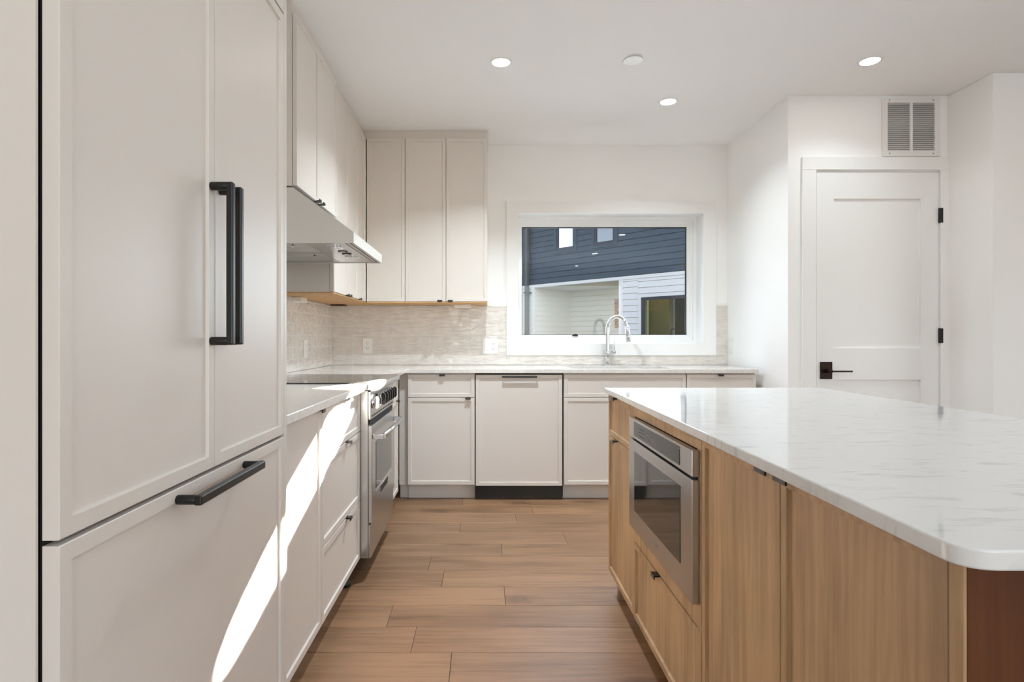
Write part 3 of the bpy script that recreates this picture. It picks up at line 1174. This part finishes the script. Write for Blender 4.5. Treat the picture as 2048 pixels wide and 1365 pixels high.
c = isl('wide two door oak island cabinet nearest the camera', 1.500, 1.500 - .701)
W3 = .799
MB().box(0.001, W3, .0225, DEP, IZ0 + .003, .8765).build('carcass', OK_, c)
h_ = W3 / 2
d = front('door', c, .002, h_ - .0015, IZ0, IZ1, OK_, .021, .008)
pull(d, h_ - .045, IZ1, wd=.046)
d = front('door', c, h_ + .0015, W3 - .001, IZ0, IZ1, OK_, .021, .008)
pull(d, h_ + .032, IZ1, wd=.046)
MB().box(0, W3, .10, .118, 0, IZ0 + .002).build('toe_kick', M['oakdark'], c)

e = thing('island_end_panel', 'oak end panel of the island below the counter overhang', 'panel', (.97, .69, 0))
MB().box(XI, XI + .0038, .679, .7000, 0.0, .8765).build('corner_post', OK_, e, world=True)
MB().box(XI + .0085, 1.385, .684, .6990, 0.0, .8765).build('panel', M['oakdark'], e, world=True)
MB().box(XI + .0040, 1.385, .6992, .7000, 0.0, .8765).build('gap_shade_sheet', M['gap'], e, world=True)  # dark sheet painting the shadow in the gap beside the corner post
MB().box(1.388, 1.392, .702, 2.630, 0.0, .8765).build('back_panel', OK_, e, world=True)

ct = thing('island_countertop', 'white veined polished quartz countertop on the oak island', 'countertop', (.97, 1.6, .878))
mb = MB()
corner = [(.532, 2.652), (1.485, 2.652), (1.458, .616), (.497, .616)]
rad = .040
out = []
nc = 4
for i in range(nc):
    p0, p1, p2 = Vector(corner[i - 1]), Vector(corner[i]), Vector(corner[(i + 1) % nc])
    r_ = rad if i in (2, 3) else .004
    d1, d2 = (p0 - p1).normalized(), (p2 - p1).normalized()
    a, b_ = p1 + d1 * r_, p1 + d2 * r_
    for k in range(25):
        t_ = k / 24
        q_ = (1 - t_) ** 2 * a + 2 * t_ * (1 - t_) * p1 + t_ ** 2 * b_
        out.append((q_.x, q_.y))
mb.prism(out, 2, .878, .900)
mb.build('slab', M['quartz'], ct, .003, world=True, seg=3)

# ------------------------------------------------------------------ neighbour's house seen through the window
hs = thing('neighbor_house', 'house with dark upper siding and white lower siding outside the window', 'house', (5.15, 15.2, 0), math.atan2(-.7507, .6606))
X0, X1 = -10.0, 5.0
EX = .168


def siding(mb, xa, xb_, z0, z1, y=0.0, dep=.014):
    """lap boards facing -y"""
    z = z0
    g = .014
    while z < z1 - .002:
        zt_ = min(z + EX, z1)
        q_ = lambda pts: mb.bm.faces.new([mb.bm.verts.new(p) for p in pts])
        q_(((xa, y - dep, z + g), (xb_, y - dep, z + g), (xb_, y - .004, zt_), (xa, y - .004, zt_)))
        q_(((xa, y + .022, z + g), (xb_, y + .022, z + g), (xb_, y - dep, z + g), (xa, y - dep, z + g)))
        q_(((xa, y + .022, z), (xb_, y + .022, z), (xb_, y + .022, z + g), (xa, y + .022, z + g)))
        q_(((xa, y - .004, z), (xb_, y - .004, z), (xb_, y + .022, z), (xa, y + .022, z)))
        z = zt_


ZS = 2.848
U1 = (-4.429, -3.690)
U2 = (-2.955, -2.218)
UZb, UZt = 3.84, 5.25
mb = MB()
for xa, xb_ in ((X0, U1[0] - .09), (U1[1] + .09, U2[0] - .09), (U2[1] + .09, X1)):
    siding(mb, xa, xb_, ZS, 6.2)
for u in (U1, U2):
    siding(mb, u[0] - .09, u[1] + .09, ZS, UZb - .09)
    siding(mb, u[0] - .09, u[1] + .09, UZt + .09, 6.2)
mb.build('upper_siding', M['siding_dark'], hs)
AX0, AX1, AZ, AD = -5.373, -2.072, 2.745, 1.80
LW0, LW1, LWZ0, LWZ1 = -1.352, 1.20, .75, 2.233
GZ = -.5
mb = MB()
siding(mb, X0, AX0 - .12, GZ, ZS - .09)
siding(mb, AX1 + .12, LW0 - .09, GZ, ZS - .09)
siding(mb, LW1 + .09, X1, GZ, ZS - .09)
siding(mb, LW0 - .09, LW1 + .09, LWZ1 + .09, ZS - .09)
siding(mb, LW0 - .09, LW1 + .09, GZ, LWZ0 - .09)
mb.build('lower_siding', M['siding_white'], hs)
mb = MB()
mb.box(X0, X1, -.028, .0, ZS - .09, ZS)
mb.box(AX0 - .12, AX0, -.024, .05, GZ, ZS - .09)
mb.box(AX1, AX1 + .12, -.024, .05, GZ, ZS - .09)
for a, b_, z0, z1 in ((LW0 - .09, LW0, LWZ0 - .09, LWZ1 + .09), (LW1, LW1 + .09, LWZ0 - .09, LWZ1 + .09), (LW0, LW1, LWZ1, LWZ1 + .09), (LW0, LW1, LWZ0 - .09, LWZ0)):
    mb.box(a, b_, -.022, .03, z0, z1)
mb.build('white_trim', M['siding_white'], hs)
mb = MB()
for u in (U1, U2):
    for a, b_, z0, z1 in ((u[0] - .09, u[0], UZb - .09, UZt + .09), (u[1], u[1] + .09, UZb - .09, UZt + .09), (u[0], u[1], UZt, UZt + .09), (u[0], u[1], UZb - .09, UZb)):
        mb.box(a, b_, -.024, .03, z0, z1)
mb.build('dark_trim', M['siding_dark'], hs)
mb = MB()
siding(mb, AX0, AX1 + .6, GZ, AZ, AD)
mb.box(AX0, AX1 + .6, AD + .03, AD + .08, GZ, AZ)
mb.box(AX1, AX1 + .05, .05, AD, GZ, AZ)
z = GZ
while z < AZ:     # left cheek of the porch recess, lapped boards facing +x
    zt_ = min(z + EX, AZ)
    v = [mb.bm.verts.new(p) for p in ((AX0 + .014, .0, z), (AX0 + .014, AD, z), (AX0 + .001, AD, zt_), (AX0 + .001, .0, zt_))]
    mb.bm.faces.new(v)
    v = [mb.bm.verts.new(p) for p in ((AX0 + .001, .0, z), (AX0 + .001, AD, z), (AX0 + .014, AD, z), (AX0 + .014, .0, z))]
    mb.bm.faces.new(v)
    z = zt_
mb.box(AX0, AX1, 0, AD, AZ, AZ + .05)
mb.build('porch_recess', M['alcove'], hs)
for u, m2 in ((U1, 'blind'), (U2, 'blind')):
    mb = MB()
    f_ = .078
    for a, b_, z0, z1 in ((u[0], u[0] + f_, UZb, UZt), (u[1] - f_, u[1], UZb, UZt), (u[0] + f_, u[1] - f_, UZb, UZb + f_), (u[0] + f_, u[1] - f_, UZt - f_, UZt)):
        mb.box(a, b_, -.004, .05, z0, z1)
    wf = mb.build('window', M['winframe'], hs)
    mb = MB()
    v = [mb.bm.verts.new(p) for p in ((u[0] + f_, .02, UZb + f_), (u[1] - f_, .02, UZb + f_), (u[1] - f_, .02, UZt - f_), (u[0] + f_, .02, UZt - f_))]
    mb.bm.faces.new(v)
    mb.build('pane', M['glass_upper'], wf)
    MB().box(u[0], u[1], .08, .10, UZb, UZt).build('blind', M['blind'], wf)
mb = MB()
f_ = .085
for a, b_, z0, z1 in ((LW0, LW0 + f_, LWZ0, LWZ1), (LW1 - f_, LW1, LWZ0, LWZ1), (LW0 + f_, LW1 - f_, LWZ0, LWZ0 + f_), (LW0 + f_, LW1 - f_, LWZ1 - f_, LWZ1)):
    mb.box(a, b_, -.004, .05, z0, z1)
wf = mb.build('window', M['winframe'], hs)
mb = MB()
v = [mb.bm.verts.new(p) for p in ((LW0 + f_, .02, LWZ0 + f_), (LW1 - f_, .02, LWZ0 + f_), (LW1 - f_, .02, LWZ1 - f_), (LW0 + f_, .02, LWZ1 - f_))]
mb.bm.faces.new(v)
mb.build('pane', M['glass_house'], wf)
MB().box(LW0 - .02, LW0 + .105, .12, .20, .6, 2.3).build('curtain', M['curtain'], wf)
MB().box(LW0 - .6, -.78, .45, .50, -.4, 2.7).build('inner_wall', M['olive'], wf)
MB().box(-3, 3.0, 2.2, 2.3, -.4, 2.8).build('room_wall', M['olivedark'], wf)
MB().box(-1.66, -1.56, 2.18, 2.199, 1.46, 1.57).build('switch_plate', M['black'], wf)
mb = MB()
mb.tube([(-1.06, 1.0, .9), (-1.06, 1.0, 1.32), (-1.03, 1.0, 1.38), (-.96, 1.0, 1.38), (-.93, 1.0, 1.33)], .016, 10)
mb.build('tap', M['chrome'], wf)
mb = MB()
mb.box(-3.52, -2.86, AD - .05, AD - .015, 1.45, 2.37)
wf = mb.build('window', M['amber'], hs)  # pane carries the painted autumn-leaf reflection
mb = MB()
mb.box(-5.70, -5.575, -.13, -.035, 1.0, 6.1)
sp = mb.build('downspout', M['spout'], hs)
mb = MB()
mb.box(-5.72, -5.48, -.16, -.02, 2.58, 2.63)
mb.build('bracket', M['winframe'], sp)
MB().box(-5.69, -5.585, -.12, -.036, GZ, 1.0).build('downspout_boot', M['winframe'], sp)
mb = MB()
mb.box(X0, X1, 2.3, 2.5, GZ, 6.2)
mb.box(X0, X1, -.5, 2.5, 6.2, 6.35)
mb.build('roof', M['siding_dark'], hs)
struct(MB().box(-14, 20, YB + .3, 32, GZ - .1, GZ).build('ground', M['soil']))


# evergreen hedge along the yard, mirrored in the neighbour's panes
hg = thing('hedge', 'tall olive hedge mirrored in the lower window of the outside house', 'hedge', (-7.5, 13.0, GZ))
mb = MB()
hr = random.Random(11)
for i in range(14000):
    y, z = hr.uniform(-5.5, 5.5), hr.betavariate(1.4, 1.6) * 4.6 + .2
    x = hr.uniform(-.9, .9) * (1.15 - z / 6)
    u = Vector((hr.uniform(-1, 1), hr.uniform(-1, 1), hr.uniform(-1, 1))).normalized()
    v = u.orthogonal().normalized()
    k = hr.uniform(.07, .16)
    c0 = Vector((x, y, z))
    mb.bm.faces.new([mb.bm.verts.new(p) for p in (c0 - u * k, c0 + v * k * .5, c0 + u * k, c0 - v * k * .5)])
mb.box(-.35, .35, -5.3, 5.3, .2, 3.9)
fo = mb.build('foliage', two_tone(mat('olive_leaves', (150, 140, 60), 0.7), (84, 84, 34), (176, 160, 76), 1.3, (1, 1, 1), 4), hg)
fo['kind'] = 'stuff'
for y in (-4, -1.3, 1.4, 4.1):
    MB().tube([(0, y, 0), (.05, y + .1, 1.6), (0, y, 3.6)], [.14, .10, .04], 10).build('trunk', M['kick'], hg)


def point(name, loc, e_, c_, r=.08):
    l = bpy.data.lights.new(name, 'POINT')
    l.energy = e_
    l.color = c_
    l.shadow_soft_size = r
    o = bpy.data.objects.new(name, l)
    o.location = loc
    COL.objects.link(o)


hm = ROOTM[hs.name]
point('porch_lamp', hm @ Vector((-3.4, .75, 2.0)), 3, (1.0, .86, .62))
point('neighbor_room_fill', hm @ Vector((-1.0, .25, 2.55)), 5, (1.0, .9, .7))  # fill lamp added to brighten the neighbour's interior, no fixture seen there
